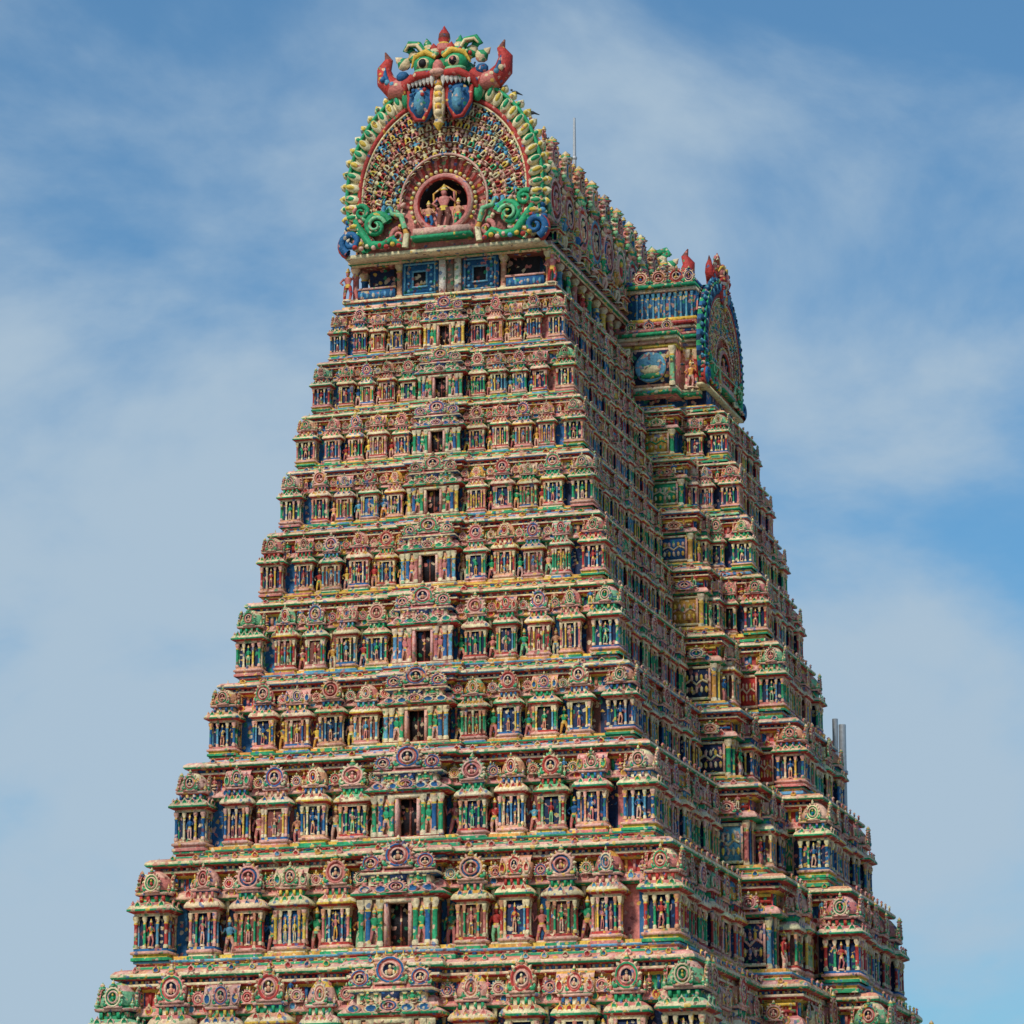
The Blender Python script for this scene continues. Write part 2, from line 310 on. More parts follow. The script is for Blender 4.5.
for k in range(len(ZS)-1):
    z1,z0=ZS[k],ZS[k+1]; H=z1-z0; s=AS[k+1]-AS[k]; s=min(max(s,.75),1.45)
    poly,e=plan(AS[k]-.3)
    Z=lambda f: z0+f*H
    main=MAIN[k]
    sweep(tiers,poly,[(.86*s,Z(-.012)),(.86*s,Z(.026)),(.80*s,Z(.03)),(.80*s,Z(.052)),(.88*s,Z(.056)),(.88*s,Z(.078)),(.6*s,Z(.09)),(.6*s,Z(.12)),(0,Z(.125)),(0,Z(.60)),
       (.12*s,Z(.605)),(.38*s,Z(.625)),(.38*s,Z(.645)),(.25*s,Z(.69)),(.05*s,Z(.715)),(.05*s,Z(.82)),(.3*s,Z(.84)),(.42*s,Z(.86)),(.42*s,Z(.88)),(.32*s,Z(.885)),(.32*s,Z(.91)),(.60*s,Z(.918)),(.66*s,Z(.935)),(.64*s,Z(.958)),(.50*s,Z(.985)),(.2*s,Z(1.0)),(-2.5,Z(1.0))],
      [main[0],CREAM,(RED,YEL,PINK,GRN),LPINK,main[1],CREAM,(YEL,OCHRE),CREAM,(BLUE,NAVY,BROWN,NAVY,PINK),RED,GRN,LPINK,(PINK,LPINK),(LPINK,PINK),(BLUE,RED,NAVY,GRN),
       YEL,RED,CREAM,LPINK,(BLUE,NAVY,LBLUE),RED,main[0],CREAM,(LPINK,SALMON),PINK,PINK])
    along(tiers,poly,.82*s,Z(.041),.42,DENT,(.20,.08,.018*H),lambda:mp(RA=ch([RED,YEL,CREAM,BLUE])))
    along(tiers,poly,.36*s,Z(.895),.30,DENT,(.12,.10,.022*H),lambda:mp(RA=ch([CREAM,RED,LPINK,YEL])))
    along(tiers,poly,.34*s,Z(.67),.75,KSL,(.2,.2,.04*H),rmap)
    along(tiers,poly,.06*s,Z(.765),.42,DENT,(.14,.14,.11*H),rmap)
    along(tiers,poly,.60*s,Z(.985),1.0,KSL,(.17,.2,.024*H),rmap,vary=.12)
    along(tiers,poly,.62*s,Z(.0),1.5,ST,(.5,.5,.6),rmap,prob=.3,vary=.25)
    along(tiers,poly,.38*s,Z(.715),.95,[ST[3],ST[3],ST[0]],(.65,.5,.17*H),rmap,prob=.75,vary=.15)
    ws=(AS[k]-e)/4.6
    E=edges(poly); n=len(E)
    conv=[]
    for i in range(n):
        dp=E[i-1][2]; dn=E[i][2]; conv.append(dp[0]*dn[1]-dp[1]*dn[0]>0 and (i%14) not in (2,3,7,12))
    wc=ws*.86
    tA,tB=THEME[k]
    TM=[mp(RA=tA,RC=tB,RB=PINK,RN=NAVY,RK=GRN),mp(RA=tB,RC=tA,RB=LPINK,RN=BROWN,RK=BLUE),mp(RA=tA,RC=CREAM,RB=SALMON,RN=NAVY,RK=RED),mp(RA=ch([GRN,PINK]),RC=tB,RB=ch([MINT,OCHRE,LPINK]),RN=NAVY,RK=PINK)]
    CMAP=mp(RA=tA,RC=CREAM,RB=[PINK,MINT,SALMON,LPINK][k%4],RN=NAVY,RK=GRN)
    seqs=[['panjara','sala','panjara','kuta'],['sala','panjara','kuta','panjara'],['kuta','panjara','sala','panjara']]
    seq=seqs[k%3]
    for i in range(n):
        p,r,d,nn,L=E[i]; ang=math.atan2(d[1],d[0]); m=i%14
        if k==0 and m in (6,7,8,9,10,11,12): 
            continue
        if conv[i] and not (k==0 and m==13):
            q=E[i][0]+(E[i-1][3]+E[i][3])*(s*.32-.06)
            cw=max(wc,s*1.0)*random.uniform(.96,1.04)
            tiers.add(ch(CORNER),(q[0],q[1],Z(.08)),0,(cw,cw,H*random.uniform(.87,.91)),CMAP)
        if m==2:
            q=(p+r)/2+nn*(s*.22)
            mm=mp(RA=ch([RED,PINK,GRN]),RC=ch([LBLUE,GRN,YEL]),RB=ch([PINK,LPINK,SALMON]),RN=NAVY,RK=ch([GRN,BLUE]))
            tiers.add(ch(DOORS),(q[0],q[1],Z(.0)),ang,(e*2*1.2,s*1.25,H*1.07),mm); continue
        if m in (1,3): continue
        if m in (6,12):
            # flat return wall: carved panel between mouldings, corner pilasters
            l=.15; c=ch([BLUE,GRN,RED,LBLUE,NAVY,OCHRE])
            q=p+d*(L*.5)+nn*.02
            tiers.add(REL,(q[0],q[1],z0),ang,(L*.72,.9,H),mp(RA=c,RC=ch([GRN,LPINK,CREAM])))
            for f in (.06,.94):
                q=p+d*(L*f)+nn*.12; tiers.add(pil(0,0,0,1,.16,RA),(q[0],q[1],Z(.125)),ang,(1,1,.48*H),rmap())
            for zz,cc in ((.735,ch([BLUE,RED])),(.79,YEL)):
                q=p+d*(L*.5)+nn*.1; tiers.add(box(-.5,.5,-.1,.1,0,.025,RA),(q[0],q[1],Z(zz)),ang,(L*.98,1.2,H),mp(RA=cc))
            q=p+d*(L*.55)+nn*(s*.5); tiers.add(ch(KUDUS),(q[0],q[1],Z(.73)),ang,(.42,.4,.06*H),rmap())
            continue
        nx=(i+1)%n
        l0=wc*.55 if conv[i] else (.45*s if m not in (4,) else .25*ws)
        l1=wc*.55 if conv[nx] else (.45*s if m not in (0,) else .25*ws)
        U=L-l0-l1
        if U<ws*.55:
            if L>.9 and m in (8,10):
                w=L-l0-l1+.2
                q=p+d*(l0+w/2-.1) if m==8 else p+d*(l0+w/2)
                if w>.3:
                    tiers.add(REL,(q[0],q[1],z0),ang,(w,.9,H),mp(RA=ch([BLUE,GRN,RED,LBLUE]),RC=CREAM))
            continue
        N=max(1,int(round(U/ws))); w=U/N
        for j in range(N):
            jj=j if m in (0,5) else N-1-j
            q=p+d*(l0+w*(j+.5+random.uniform(-.02,.02)))+nn*(s*.30)
            dd=s*(.92 if jj%2 else 1.08)
            if m in (5,13): dd*=.86
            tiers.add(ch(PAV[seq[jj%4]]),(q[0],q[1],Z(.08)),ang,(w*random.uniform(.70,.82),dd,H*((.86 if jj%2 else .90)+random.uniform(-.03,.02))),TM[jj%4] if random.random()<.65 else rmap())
        for j in range(N+1):
            q=p+d*(l0+w*j)
            if 0<j<N or (j==0 and not conv[i]) or (j==N and not conv[nx]):
                a=q+nn*(s*.30); sz=H*random.uniform(.30,.38)
                tiers.add(ch(ST[:3]),(a[0],a[1],Z(.125)),ang,(sz*.85,sz*.85,sz),rmap())
                for o in (-.12*w,.12*w):
                    a=q+d*o+nn*.06; tiers.add(pil(0,0,0,1,.09,RA),(a[0],a[1],Z(.125)),ang,(w*.45,w*.45,.48*H),rmap())
                a=q+nn*(s*.42); tiers.add(ch(KUDUS),(a[0],a[1],Z(.75)),ang,(w*.13,.25,H*.05),rmap())
root=bpy.data.objects.new('temple_tower',None); bpy.context.scene.collection.objects.link(root)
tiers.obj('painted_tiers',MAT,root)
# ---------------------------------------------------------------- stone base
base=MB()
bp_,e=plan(16.6)
sweep(base,bp_,[(1.2,0),(1.2,.8),(.8,.9),(.8,1.6),(.3,1.7),(0,1.9),(0,9.0),(.9,9.5),(.9,9.9),(.3,10.4),(0,10.6),(0,11.25),(-3,11.25)],[STONE]*12,2)
along(base,bp_,.1,1.9,2.2,mv(pil(0,0,0,1,.35,STONE,STONE),s=1),(1,1,7.1))
base.obj('granite_base',simple('granite',(.27,.24,.21),.85,2),root)
# ---------------------------------------------------------------- gable
def cm(t,mm): return T(t.v,t.q,mm[t.c])
def gable(L1=CREAM,L2=GRN,L3=YEL):
    P=[]; cz0=-.75; Ri=1.6
    def pt(deg,t):
        a=math.radians(deg)
        ox=5.3*math.cos(a); oz=5.2*math.sin(a)*(1.18 if a>0 and deg<180 else 1.0)
        ix=Ri*math.cos(a); iz=cz0+Ri*math.sin(a)
        return np.array([ix+(ox-ix)*t,iz+(oz-iz)*t])
    D=np.linspace(-36,216,61)
    def strip(t0,t1,y0,y1,cols,deg=D):
        V=[];Q=[];C=[]
        for dg in deg:
            a=pt(dg,t0); b=pt(dg,t1)
            V+=[(a[0],.4,a[1]),(a[0],y0,a[1]),(b[0],y1,b[1]),(b[0],.4,b[1])]
        for i in range(len(deg)-1):
            for j in range(3): Q.append((4*i+j,4*i+j+1,4*i+4+j+1,4*i+4+j)); C.append(cols[i%len(cols)])
        return T(V,Q,C)
    P.append(strip(.0,.86,-.2,-.2,[PINK,BROWN,RED]))
    P.append(strip(.82,.99,-.45,-.35,[GRN,L1,L2]))
    for t,r,c in ((.99,.10,GRN),(.80,.13,RED),(.76,.06,CREAM),(.2,.07,LPINK)):
        P.append(tube([(pt(d,t)[0],-.45,pt(d,t)[1]) for d in D],r,c,6))
    for i,d in enumerate(np.linspace(-30,210,41)):
        a=pt(d,.905); b=pt(d,1.03); an=math.atan2(b[1]-a[1],b[0]-a[0])
        P.append(mv(ell((0,0,0),(.24,.2,.44),L1,7,5),(a[0],-.48,a[1]),ry=pi/2-an))
        P.append(mv(ell((0,0,0),(.13,.12,.28),L2 if i%2 else L3,6,4),(a[0]+.1*math.cos(an),-.62,a[1]+.1*math.sin(an)),ry=pi/2-an))
        # pointed leaf tips
        P.append(mv(lathe([(.10,-.2),(.26,0),(.2,.16),(0,.34)],6,[L1,L1,L3 if i%2 else L1],sy=.8),(b[0],-.25,b[1]),ry=pi/2-an))
        P.append(mv(ell((0,0,0),(.12,.16,.14),L3 if i%3 else L2,5,3),(b[0],-.42,b[1]),ry=pi/2-an))
    for r,(t,nn,sz) in enumerate(((.23,17,.70),(.38,24,.72),(.53,31,.72),(.68,39,.62))):
        for i,d in enumerate(np.linspace(-8 if t<.5 else -14,188 if t<.5 else 194,nn)):
            a=pt(d,t-.06); b=pt(d,t+.045); an=math.atan2(b[1]-a[1],b[0]-a[0]); ry=pi/2-an
            mm=mp(RA=ch([PINK,LPINK,CREAM,LPINK,LBLUE,SALMON]),RB=ch([RED,GRN,YEL,LBLUE,PINK,CREAM]),RC=ch([YEL,CREAM]))
            P.append(cm(mv(ST[ch([0,1,2])],(a[0],-.38-.03*r,a[1]),(sz*1.35,sz*1.3,sz),ry=ry),mm))
            c=pt(d+98/nn,t+.07); P.append(ell((c[0],-.36,c[1]),(.13,.14,.13),ch([CREAM,LBLUE,LPINK,CREAM,GRN]),5,3))
            c=pt(d+98/nn,t-.02); P.append(ell((c[0],-.30,c[1]),(.13,.14,.15),ch([BLUE,RED,PINK,SALMON]),5,3))
    ring=mv(lathe([(1.62,0),(1.62,.6),(1.54,.75),(1.36,.75),(1.28,.6),(1.26,-.5),(0,-.5)],32,[PINK,LPINK,PINK,RED,DARK,DARK]),rx=pi/2)
    P.append(mv(ring,(0,.1,cz0)))
    for i in range(28):
        a=math.radians(-30+i*240/27); P.append(ell((1.74*math.cos(a),-.5,cz0+1.74*math.sin(a)),(.11,.11,.11),CREAM if i%2 else YEL,5,3))
    m=[(mp(RA=PINK,RB=BROWN,RC=YEL)),mp(RA=SALMON,RB=GRN,RC=RED),mp(RA=SALMON,RB=BLUE,RC=RED)]
    P.append(cm(mv(statue(1,8),(0,-.42,cz0-1.35),(2.2,1.6,2.3)),m[0]))
    P.append(cm(mv(statue(0,7),(.8,-.5,cz0-1.35),(1.4,1.2,1.5)),m[1])); P.append(cm(mv(statue(2,7),(-.8,-.5,cz0-1.35),(1.4,1.2,1.5)),m[2]))
    P.append(tube([(-.55,-.3,cz0-.3),(-.6,-.3,cz0+.6),(0,-.3,cz0+1.02),(.6,-.3,cz0+.6),(.55,-.3,cz0-.3)],.06,OCHRE,6))
    P.append(box(-1.5,1.5,-.95,0,cz0-1.75,cz0-1.38,LPINK)); P.append(box(-1.6,1.6,-1.0,0,cz0-1.95,cz0-1.76,GRN))
    for s in (-1,1):
        def spiral(cx,cz,r0,turn,a0,rad,col,y=-.6,k=22):
            pts=[];rr=[]
            for i in range(k):
                f=i/(k-1); a=a0+turn*f; r=r0*(1-.82*f); pts.append((s*(cx+r*math.cos(a)),y-.15*f,cz+r*math.sin(a))); rr.append(rad*(1-.6*f))
            return tube(pts,rr,col,7)
        P.append(spiral(3.55,-1.7,.72,-8.0,pi*.9,.22,GRN)); P.append(spiral(3.55,-1.7,.5,-7,pi*.95,.12,MINT,-.8))
        P.append(spiral(4.95,-2.45,.58,9,-pi*.4,.22,BLUE)); P.append(spiral(4.95,-2.45,.78,7,-pi*.4,.12,RED,-.5))
        P.append(spiral(4.4,-.9,.42,8,pi*.3,.15,GRN)); P.append(spiral(2.4,-2.35,.42,-8,pi*.5,.15,PINK)); P.append(spiral(2.9,-.9,.34,-7,pi*.2,.12,LBLUE))
        P.append(tube([(s*2.2,-.6,-2.85),(s*2.7,-.7,-2.5),(s*3.2,-.7,-2.75),(s*3.9,-.7,-2.7),(s*4.35,-.6,-2.0),(s*4.75,-.5,-1.3),(s*4.95,-.5,-.5)],[.14,.2,.2,.24,.22,.16,.06],GRN,7))
        P.append(tube([(s*2.0,-.75,-2.0),(s*2.2,-.8,-1.3),(s*2.7,-.75,-1.15),(s*2.9,-.7,-.7)],[.14,.15,.12,.05],MINT,7))
        P.append(tube([(s*2.0,-.7,-3.0),(s*1.9,-.75,-2.3),(s*2.1,-.7,-1.8)],[.18,.16,.08],[CREAM,OCHRE],7))
        for i in range(8): P.append(ell((s*(2.3+i*.34),-.8,-2.88+.1*(i%2)),(.15,.16,.13),ch([RED,CREAM,YEL,LBLUE,LPINK]),6,4))
        for i in range(34):
            P.append(mv(ell((0,0,0),(.13,.16,.2),ch([MINT,CREAM,RED,PINK,LPINK,YEL,GRN]),5,3),(s*(2.1+random.random()*2.7),-.5-.15*random.random(),-2.6+random.random()*2.0),ry=random.uniform(-1.5,1.5)))
        for i in range(6): P.append(ell((s*(5.3+.1*math.sin(i)),-.3,-2.9+i*.33),(.2,.25,.19),ch([BLUE,RED,LPINK,LBLUE]),6,4))
    P.append(box(-4.6,4.6,-.3,.4,-3.1,-.9,PINK))
    P.append(box(-5.3,5.3,-.55,.4,-3.3,-3.1,CREAM)); 
    return join(P)
def kirtimukha():
    P=[ell((0,.1,0),(1.75,.9,1.25),GRN,14,10),ell((0,-.3,-.2),(1.25,.8,.8),RED,12,8)]
    for s in (-1,1):
        P+= [ell((s*.82,-.75,.55),(.66,.5,.55),GRN,12,8),ell((s*.82,-1.02,.52),(.36,.36,.33),CREAM,12,8),ell((s*.82,-1.22,.50),(.24,.22,.25),DARK,10,6),
             ell((s*.82,-.9,.12),(.62,.4,.2),MINT,10,6)]
        P.append(tube([(s*.2,-1,.85),(s*.7,-1.1,1.15),(s*1.3,-.95,1.0),(s*1.6,-.7,.5)],[.12,.17,.15,.05],YEL,7))
        for i in range(9): P.append(ell((s*(.2+.17*i),-1.0+.04*i,1.22-.012*(i-4)**2),(.11,.12,.14),ch([GRN,CREAM,RED,MINT]),6,4))
        P.append(tube([(s*.15,-1.0,-.35),(s*.5,-1.25,-.15),(s*1.1,-1.25,-.15),(s*1.75,-.9,-.45),(s*1.95,-.7,-.9)],[.16,.22,.24,.2,.1],RED,8))
        for i in range(7): P.append(lathe([(.14,0),(.14,-.2),(.0,-.56 if i in (0,6) else -.44)],6,WHITE,(s*(.3+i*.22),-1.26+.04*i,-.28)))
        P.append(ell((s*1.02,-.75,-1.55),(.72,.5,1.0),BLUE,12,8)); P.append(ell((s*1.02,-1.1,-1.6),(.32,.3,.66),LBLUE,10,6))
        P.append(tube([(s*.4,-.9,-.8),(s*.45,-.95,-1.7),(s*.85,-1.0,-2.5),(s*1.25,-1.0,-2.45),(s*1.65,-.9,-1.7),(s*1.7,-.8,-.8)],[.12]*6,RED,6))
        for i in range(7): P.append(ell((s*(.7+.12*i),-1.28,-.95-.25*(i%5)),(.12,.1,.12),ch([BLUE,RED,BLUE]),5,3))
        P.append(tube([(s*1.5,-.2,.0),(s*2.1,-.2,-.45),(s*2.75,-.15,-.35),(s*3.2,-.1,.15),(s*3.3,-.1,.8),(s*3.05,-.1,1.3),(s*3.25,-.1,1.75)],[.45,.55,.56,.5,.38,.22,.04],[RED,PINK,RED,RED,RED,BROWN],12))
        for i in range(6): P.append(ell((s*(1.95+.25*i),-.62,-.42+.02*i*i),(.17,.12,.17),ch([BLUE,LBLUE,CREAM]),6,4))
        P.append(tube([(s*2.9,-.55,-.1),(s*3.1,-.56,.3),(s*3.15,-.42,.8)],[.12,.12,.04],BLUE,6))
        P.append(ell((s*2.15,-.5,.15),(.36,.25,.3),BLUE,8,5)); P.append(ell((s*1.9,-.5,-1.1),(.3,.3,.5),GRN,8,5))
        for i,(x,z,h,an,c) in enumerate(((.75,1.35,.95,.15,GRN),(1.35,1.15,.9,.5,GRN),(1.85,.95,.8,.85,CREAM),(1.15,1.0,.6,.35,YEL),(.4,1.2,.75,.1,RED))):
            P.append(mv(lathe([(.12,0),(.36,.25),(.4,.5),(.2,.8),(.22,.9),(0,1.25)],7,[c,c,CREAM if c!=CREAM else GRN,c,c],sy=.6),(s*x,-.3-.05*i,z-.3),(1,1,h),ry=s*an))
        P.append(tube([(s*.9,-.5,1.2),(s*1.3,-.5,1.8),(s*1.8,-.45,1.9),(s*2.05,-.4,1.6),(s*1.75,-.4,1.45)],[.2,.22,.2,.14,.06],GRN,7))
        P.append(tube([(s*.95,-.75,1.25),(s*1.32,-.78,1.72),(s*1.78,-.7,1.78),(s*1.98,-.6,1.55)],[.08,.1,.09,.05],CREAM,6))
    P.append(ell((0,-1.15,.15),(.3,.4,.5),PINK,10,6)); P.append(ell((0,-1.35,-.1),(.42,.3,.22),LPINK,10,6))
    P.append(lathe([(.35,0),(.5,.3),(.42,.65),(.25,.8),(.34,1.0),(.3,1.25),(0,1.75)],8,[RED,PINK,YEL,RED,BROWN,RED],(0,-.2,1.1)))
    for i in range(6): P.append(ell((0,-1.1,-.6-.32*i),(.26-.01*i,.22,.2),CREAM if i%2 else YEL,8,5))
    P.append(ell((0,-1.0,-1.6),(.36,.2,1.2),CREAM,8,6))
    P.append(lathe([(.22,0),(.3,-.2),(0,-.6)],6,[CREAM,YEL],(0,-1.05,-2.6)))
    return join(P)
random.seed(5)
G=gable(); G2=gable(BLUE,NAVY,LBLUE); KM=kirtimukha()
gm=MB()
YF=-18.25
gm.add(G,(0,YF,63.7),0,1,jit=.02); gm.add(G,(0,-YF,63.7),pi,1,jit=.02)
for s in (1,-1): gm.add(G2,(s*9.75,0,58.75),s*pi/2,(.80,.55,.72),jit=.02)
gm.obj('horseshoe_gable',MATG,root)
km=MB()
km.add(KM,(0,YF-.3,69.75),0,(1,1,1),jit=.02); km.add(KM,(0,-YF+.3,69.75),pi,1,jit=.02)
for s in (1,-1): km.add(KM,(s*9.6,0,63.4),s*pi/2,(.50,.5,.58),mp(GRN=PINK,BLUE=RED,MINT=SALMON),jit=.02)
km.obj('kirtimukha_mask',MATG,root,smooth=True)
# ---------------------------------------------------------------- vault + griva
vt=MB()
def rect(hx,hy): return np.array([(-hx,-hy),(hx,-hy),(hx,hy),(-hx,hy)])
sweep(vt,rect(4.6,16.9),[(0,57.9),(0,60.7)],[(NAVY,DARK,DARK,BLUE)],1.2)
sweep(vt,rect(5.75,17.9),[(0,57.95),(0,58.12),(-.12,58.14),(-.12,58.3),(.0,58.32),(.0,58.45),(-.3,58.46),(-2,58.46)],[LPINK,GRN,(LBLUE,BLUE),RED,CREAM,PINK,PINK],.7)
sweep(vt,rect(5.1,17.35),[(-.6,60.25),(.25,60.3),(.25,60.42),(.4,60.45),(.4,60.58),(.3,60.62),(.3,60.8),(-3,60.82)],[BROWN,CREAM,GRN,CREAM,YEL,PINK,SALMON],.7)
WIN=join(box(-.95,.95,-.12,.3,.0,1.85,BLUE),box(-.85,.85,-.2,-.1,.08,.16,LBLUE),box(-.85,.85,-.2,-.1,1.68,1.76,LBLUE),box(-.85,-.77,-.2,-.1,.16,1.68,LBLUE),box(.77,.85,-.2,-.1,.16,1.68,LBLUE),
   box(-.42,.42,-.2,-.1,.45,.54,LBLUE),box(-.42,.42,-.2,-.1,1.28,1.37,LBLUE),box(-.42,-.33,-.2,-.1,.54,1.28,LBLUE),box(.33,.42,-.2,-.1,.54,1.28,LBLUE),box(-.33,.33,-.135,-.1,.54,1.28,DARK),
   *[ell((x,-.14,z),(.1,.08,.1),LBLUE,6,4) for x in (-.6,.6) for z in (.3,.7,1.1,1.5)])
for sg,ang in ((-1,0),(1,pi)):
    for x in (-1.62,1.62): vt.add(WIN,(x,sg*17.5,58.45),ang)
    for x in (-.42,.42): vt.add(box(-.16,.16,-.25,.3,0,1.85,WHITE),(x,sg*17.45,58.45),ang); 
    vt.add(box(-.2,.2,-.1,.3,0,1.85,STONE),(0,sg*17.4,58.45),ang)
    for x in (-5.2,-2.8,2.8,5.2):
        vt.add(pil(0,0,0,1,.2,RA),(x,sg*17.35,58.45),ang,(1,1,1.9),mp(RA=ch([PINK,RED,SALMON])))
    for x in (-4.0,4.0):
        vt.add(box(-1.0,1.0,-.1,.1,0,.6,BLUE),(x,sg*17.5,58.45),ang); vt.add(box(-1.05,1.05,-.15,.1,.6,.7,LPINK),(x,sg*17.5,58.45),ang)
        for j in range(6): vt.add(ell((0,-.1,.3),(.1,.08,.18),LBLUE,6,4),(x-.8+j*.32,sg*17.5,58.45),ang)
    for x in (-5.5,5.5):
        vt.add(ST[1],(x,sg*17.75,58.45),ang,(1.5,1.5,1.75),mp(RA=PINK,RB=RED,RC=YEL))
for sg in (1,-1):
    for j,y in enumerate(np.linspace(-16.4,16.4,25)):
        if abs(y)<3: continue
        vt.add(pil(0,0,0,1,.22,RA),(sg*5.05,y,58.45),sg*pi/2,(1,1,1.9),rmap())
        if j%2: vt.add(ch(ST),(sg*5.35,y+.6,58.45),sg*pi/2,1.5,rmap())
        else: vt.add(box(-.5,.5,-.1,.1,0,.6,LBLUE),(sg*5.15,y+.65,58.45),sg*pi/2)
th=np.linspace(-.45,pi+.45,31)
ys=np.linspace(-17.9,17.9,61)
V=[];Q=[];C=[]
for y in ys:
    for a in th: V.append((4.75*math.cos(a),y,63.7+(5.7 if math.sin(a)>0 else 4.9)*math.sin(a)))
nt_=len(th)
for i in range(len(ys)-1):
    for j in range(nt_-1):
        Q.append((i*nt_+j,i*nt_+j+1,(i+1)*nt_+j+1,(i+1)*nt_+j)); C.append([PINK,SALMON,LPINK,GRN,RED,BROWN][(j*2+(i//2))%6])
vt.add(T(V,Q,C))
for y in np.linspace(-17,17,27):
    vt.add(tube([(4.85*math.cos(a),y,63.7+(5.8 if math.sin(a)>0 else 5)*math.sin(a)) for a in th],.14,ch([CREAM,OCHRE,GRN,LPINK,PINK]),5))
for sg in (1,-1):
    for j,y in enumerate(np.linspace(-16.2,16.2,14)):
        vt.add(ch(KUDUS),(sg*4.95,y,63.4),sg*pi/2,(1.1,1.2,1.2),rmap()); 
        vt.add(ch(KUDUS),(sg*4.5,y+1.2,66.1),sg*pi/2,(.62,1.5,.7),rmap())
        vt.add(ch(ST),(sg*5.3,y+1.2,61.0),sg*pi/2,2.0,rmap())
        vt.add(ch(PAV['kuta']),(sg*5.1,y-.0,60.95),sg*pi/2,(1.1,.9,1.4),rmap())
        vt.add(ch(ST),(sg*3.0,y+.4,68.0),sg*pi/2,random.uniform(1.1,1.5),mp(RA=PINK,RB=RED,RC=SALMON))
        vt.add(ch(ST),(sg*4.2,y-.6,66.2),sg*pi/2,random.uniform(1.2,1.6),rmap())
sweep(vt,rect(.55,17.6),[(0,68.9),(.15,69.5),(.25,69.6),(.1,69.8),(-.3,69.85)],[RED,CREAM,PINK,GRN],.6)
KAL=lathe([(.42,0),(.5,.12),(.25,.3),(.62,.62),(.66,.85),(.5,1.1),(.2,1.22),(.36,1.34),(.14,1.5),(.2,1.66),(.07,1.8),(0,2.5)],10,COPPER)
for i,y in enumerate(np.linspace(-16.2,17.2,15)):
    vt.add(KAL,(0,y,69.75),0,(.8,.8,.85+.1*(i%2)))
    vt.add(ch(ST),(.75,y+1.1,69.1),pi/2,1.15,mp(RA=PINK,RB=RED,RC=SALMON))
    vt.add(LEAF,(0,y+1.1,70.1),0,(.6,.6,.9),mp(RA=PINK,RC=RED))
for sg in (1,-1):
    def R(x0,x1,y,z0,z1,c): return box(min(sg*x0,sg*x1),max(sg*x0,sg*x1),-y,y,z0,z1,c)
    vt.add(R(4.5,8.45,4.45,55.9,58.95,PINK)); vt.add(R(4.5,9.5,3.45,55.95,58.95,SALMON))
    for zz,o,c in ((55.95,.3,GRN),(56.16,.18,CREAM),(58.55,.1,YEL),(58.76,.2,LPINK),(58.96,.34,CREAM),(59.16,.46,GRN),(59.36,.36,PINK)):
        vt.add(R(4.4,8.47+o*.4,4.45+o,zz,zz+.175,c)); vt.add(R(4.3,9.53,3.45+o,zz+.002,zz+.17,c))
    vt.add(R(4.5,9.3,3.6,59.3,60.2,SALMON))
    for zz,o,c in ((59.6,.1,BLUE),(59.8,.2,CREAM),(59.98,.3,RED)): vt.add(R(4.4,9.32,3.6+o,zz,zz+.15,c))
    vt.add(R(4.5,9.2,2.9,60.1,62.6,BLUE)); 
    for zz,o,c in ((60.2,.3,PINK),(60.42,.2,YEL),(62.1,.2,CREAM),(62.32,.35,GRN),(62.55,.25,BLUE)): vt.add(R(4.4,9.25,2.9+o,zz,zz+.2,c))
    for f in (-1,1):
        an=0 if f<0 else pi
        for x in np.linspace(5.9,9.0,11): vt.add(pil(0,0,0,1,.08,LBLUE,LBLUE),(sg*x,f*2.95,60.6),an,(1,1,1.5))
        P0=(sg*7.1,f*4.46,56.4)
        vt.add(join(box(-1.12,1.12,-.08,0,0,2.1,LPINK),box(-1.0,1.0,-.13,0,.12,1.98,NAVY)),P0,an)
        disc=mv(lathe([(.86,0),(.86,.12),(.74,.14),(0,.15)],24,[YEL,LBLUE,LBLUE]),rx=pi/2)
        vt.add(disc,(sg*7.1,f*4.56,57.45),an); vt.add(ell((0,0,0),(.6,.1,.26),CREAM,10,5),(sg*7.1,f*4.7,57.30),an); vt.add(ell((0,0,0),(.62,.08,.16),GRN,10,5),(sg*7.1,f*4.72,56.95),an)
        for x,c in ((5.8,GRN),(8.3,MINT)): vt.add(pil(0,0,0,1,.17,c),(sg*x,f*4.6,56.35),an,(1,1,2.2))
        for x,c in ((8.85,PINK),(9.35,RED)): vt.add(pil(0,0,0,1,.17,c),(sg*x,f*3.55,56.35),an,(1,1,2.2))
        vt.add(ST[1],(sg*9.1,f*3.8,56.35),an,(1.2,1.2,1.5),rmap())
        for x in (6.2,7.2,8.2): vt.add(ch(KUDUS),(sg*x,f*3.05,62.9),an,(.4,.8,.36),rmap())
        vt.add(KUDU,(sg*8.9,f*3.05,62.85),an,(.3,.8,.34),mp(RB=BLUE,RC=BLUE,RK=BLUE,RN=NAVY))
        for x in (6.0,7.0,8.0): vt.add(ch(KUDUS),(sg*x,f*4.4,59.75),an,(.3,.8,.28),rmap())
    for x in (5.8,7.0,8.2): vt.add(finial(8),(sg*x,0,62.9),0,(.9,.9,1.1),mp(RB=NAVY))
    V=[];Q=[];C=[]
    tt=np.linspace(0,pi,13)
    for x in np.linspace(4.6,9.3,9):
        for b in tt: V.append((sg*x,2.9*math.cos(b),61.0+2.1*math.sin(b)))
    for i in range(8):
        for j in range(12): Q.append((i*13+j,i*13+j+1,(i+1)*13+j+1,(i+1)*13+j)); C.append([BLUE,LBLUE,PINK,NAVY][(i+j)%4])
    vt.add(T(V,Q,C))
vt.obj('barrel_vault_roof',MAT,root)
metal=simple('weathered_metal',(.5,.5,.5),.45,5,.3)
def meshobj(name,t,mat,parent=None,smooth=False):
    m=MB(); m.add(t,jit=0); return m.obj(name,mat,parent,smooth)
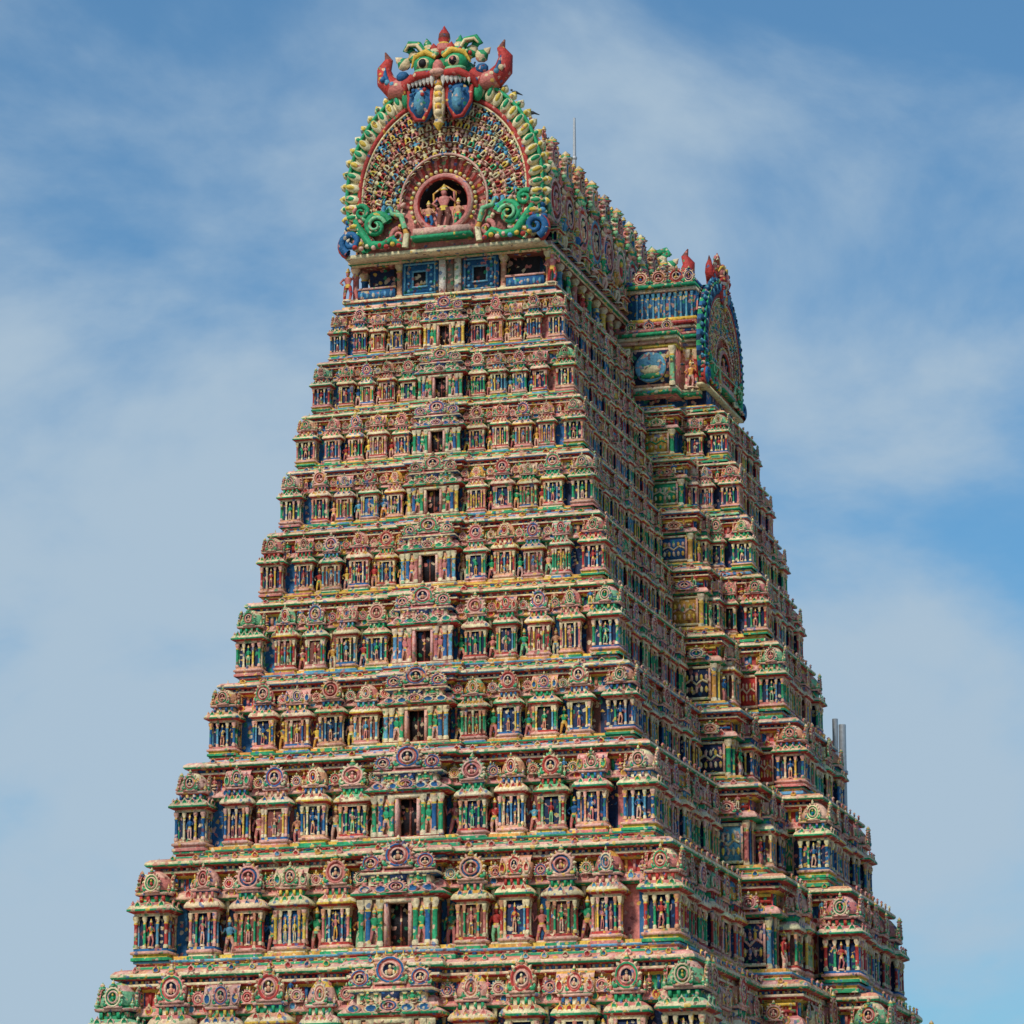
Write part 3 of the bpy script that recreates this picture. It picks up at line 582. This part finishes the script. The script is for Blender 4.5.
meshobj('lightning_rod',join(tube([(0,5.3,69.6),(0,5.3,73.2)],[.12,.11],STONE,8),tube([(0,5.3,73.2),(0,5.3,75.7)],[.10,.07],STONE,8),box(-.2,.2,5.1,5.5,69.5,70.0,STONE),ell((0,5.3,73.25),(.16,.16,.16),STONE,8,6)),metal,root,False)
meshobj('drain_pipes',join(tube([(14.65,5.3,34.2),(14.65,5.3,39.6)],[.16,.16],STONE,10),tube([(15.0,5.5,34.2),(15.0,5.5,39.3)],[.2,.2],STONE,10),box(14.4,15.3,5.1,5.4,36.5,36.7,STONE)),metal,root)
# ---------------------------------------------------------------- perched birds
bird=join(ell((0,0,.14),(.09,.2,.1),STONE,8,6),ell((0,-.2,.25),(.06,.07,.06),STONE,8,5),tube([(0,-.25,.25),(0,-.34,.23)],[.02,.004],STONE,5),tube([(0,.15,.13),(0,.42,.06)],[.06,.02],STONE,5),tube([(.03,0,0),(.03,0,.08)],[.01,.01],STONE,4),tube([(-.03,0,0),(-.03,0,.08)],[.01,.01],STONE,4))
bm=simple('pigeon_feathers',(.06,.06,.07),.7,8)
for (x,y,z) in ((2.9,-18.3,69.35),(3.7,-18.3,68.55),(4.6,-18.35,67.35),(0,-13.8,72.0),(0,-9.05,72.0),(0,.5,72.0)):
    o=meshobj('pigeon',bird,bm); o.location=(x,y,z); o.rotation_euler=(0,0,random.uniform(0,6))
# ---------------------------------------------------------------- ground
me=bpy.data.meshes.new('ground'); S=6000
me.from_pydata([(-S,-S,0),(S,-S,0),(S,S,0),(-S,S,0)],[],[(0,1,2,3)]); g=bpy.data.objects.new('ground',me); me.materials.append(simple('dusty_ground',(.28,.23,.17),.95,.4)); bpy.context.scene.collection.objects.link(g)
# ---------------------------------------------------------------- camera, sun, world
sc=bpy.context.scene
cd=bpy.data.cameras.new('camera'); cam=bpy.data.objects.new('camera',cd); sc.collection.objects.link(cam); sc.camera=cam
cam.location=(57.98,-194.2,2.0); cam.rotation_euler=(math.radians(103.6),0,math.radians(17.2)); cd.sensor_width=36; cd.lens=3790/1024*36; cd.clip_end=20000
sd=np.array([-.22,-.80,.86]); sd/=np.linalg.norm(sd)
sl=bpy.data.lights.new('sun','SUN'); sl.energy=2.8; sl.angle=math.radians(8); sl.color=(1,.94,.85)
so=bpy.data.objects.new('sun',sl); sc.collection.objects.link(so)
from mathutils import Vector
so.rotation_euler=Vector(sd).to_track_quat('Z','Y').to_euler()
w=bpy.data.worlds.new('World'); sc.world=w; w.use_nodes=True; nt=w.node_tree; N=nt.nodes; L=nt.links; N.clear()
out=N.new('ShaderNodeOutputWorld'); bg=N.new('ShaderNodeBackground'); bg.inputs[1].default_value=.122; L.new(bg.outputs[0],out.inputs[0])
sky=N.new('ShaderNodeTexSky'); sky.sky_type='NISHITA'; sky.sun_disc=False; sky.sun_elevation=math.asin(sd[2]); sky.sun_rotation=math.atan2(sd[0],sd[1])
tc=N.new('ShaderNodeTexCoord'); mpg=N.new('ShaderNodeMapping'); mpg.inputs['Scale'].default_value=(5,5,9); mpg.inputs['Location'].default_value=(3.1,.9,1.3); mpg.inputs['Rotation'].default_value=(0,math.radians(14),0); L.new(tc.outputs['Generated'],mpg.inputs[0])
no=N.new('ShaderNodeTexNoise'); no.inputs['Scale'].default_value=1.3; no.inputs['Detail'].default_value=9; no.inputs['Roughness'].default_value=.55; no.inputs['Distortion'].default_value=.3; L.new(mpg.outputs[0],no.inputs['Vector'])
dp=N.new('ShaderNodeVectorMath'); dp.operation='DOT_PRODUCT'; L.new(tc.outputs['Generated'],dp.inputs[0]); dp.inputs[1].default_value=(.45,.14,.62)
sb=N.new('ShaderNodeMath'); sb.operation='SUBTRACT'; L.new(no.outputs[0],sb.inputs[0]); L.new(dp.outputs['Value'],sb.inputs[1])
mr=N.new('ShaderNodeMapRange'); mr.interpolation_type='SMOOTHSTEP'; mr.inputs[1].default_value=.18; mr.inputs[2].default_value=.48; mr.inputs[3].default_value=.10; mr.inputs[4].default_value=.95; L.new(sb.outputs[0],mr.inputs[0])
tint=N.new('ShaderNodeMix'); tint.data_type='RGBA'; tint.blend_type='MULTIPLY'; tint.inputs[0].default_value=1; L.new(sky.outputs[0],tint.inputs[6]); tint.inputs[7].default_value=(.36,.75,.95,1)
mx=N.new('ShaderNodeMix'); mx.data_type='RGBA'; L.new(mr.outputs[0],mx.inputs[0]); L.new(tint.outputs[2],mx.inputs[6]); mx.inputs[7].default_value=(3.4,4.4,5.35,1)
L.new(mx.outputs[2],bg.inputs[0])
sc.view_settings.view_transform='Standard'; sc.view_settings.look='None'; sc.view_settings.exposure=0
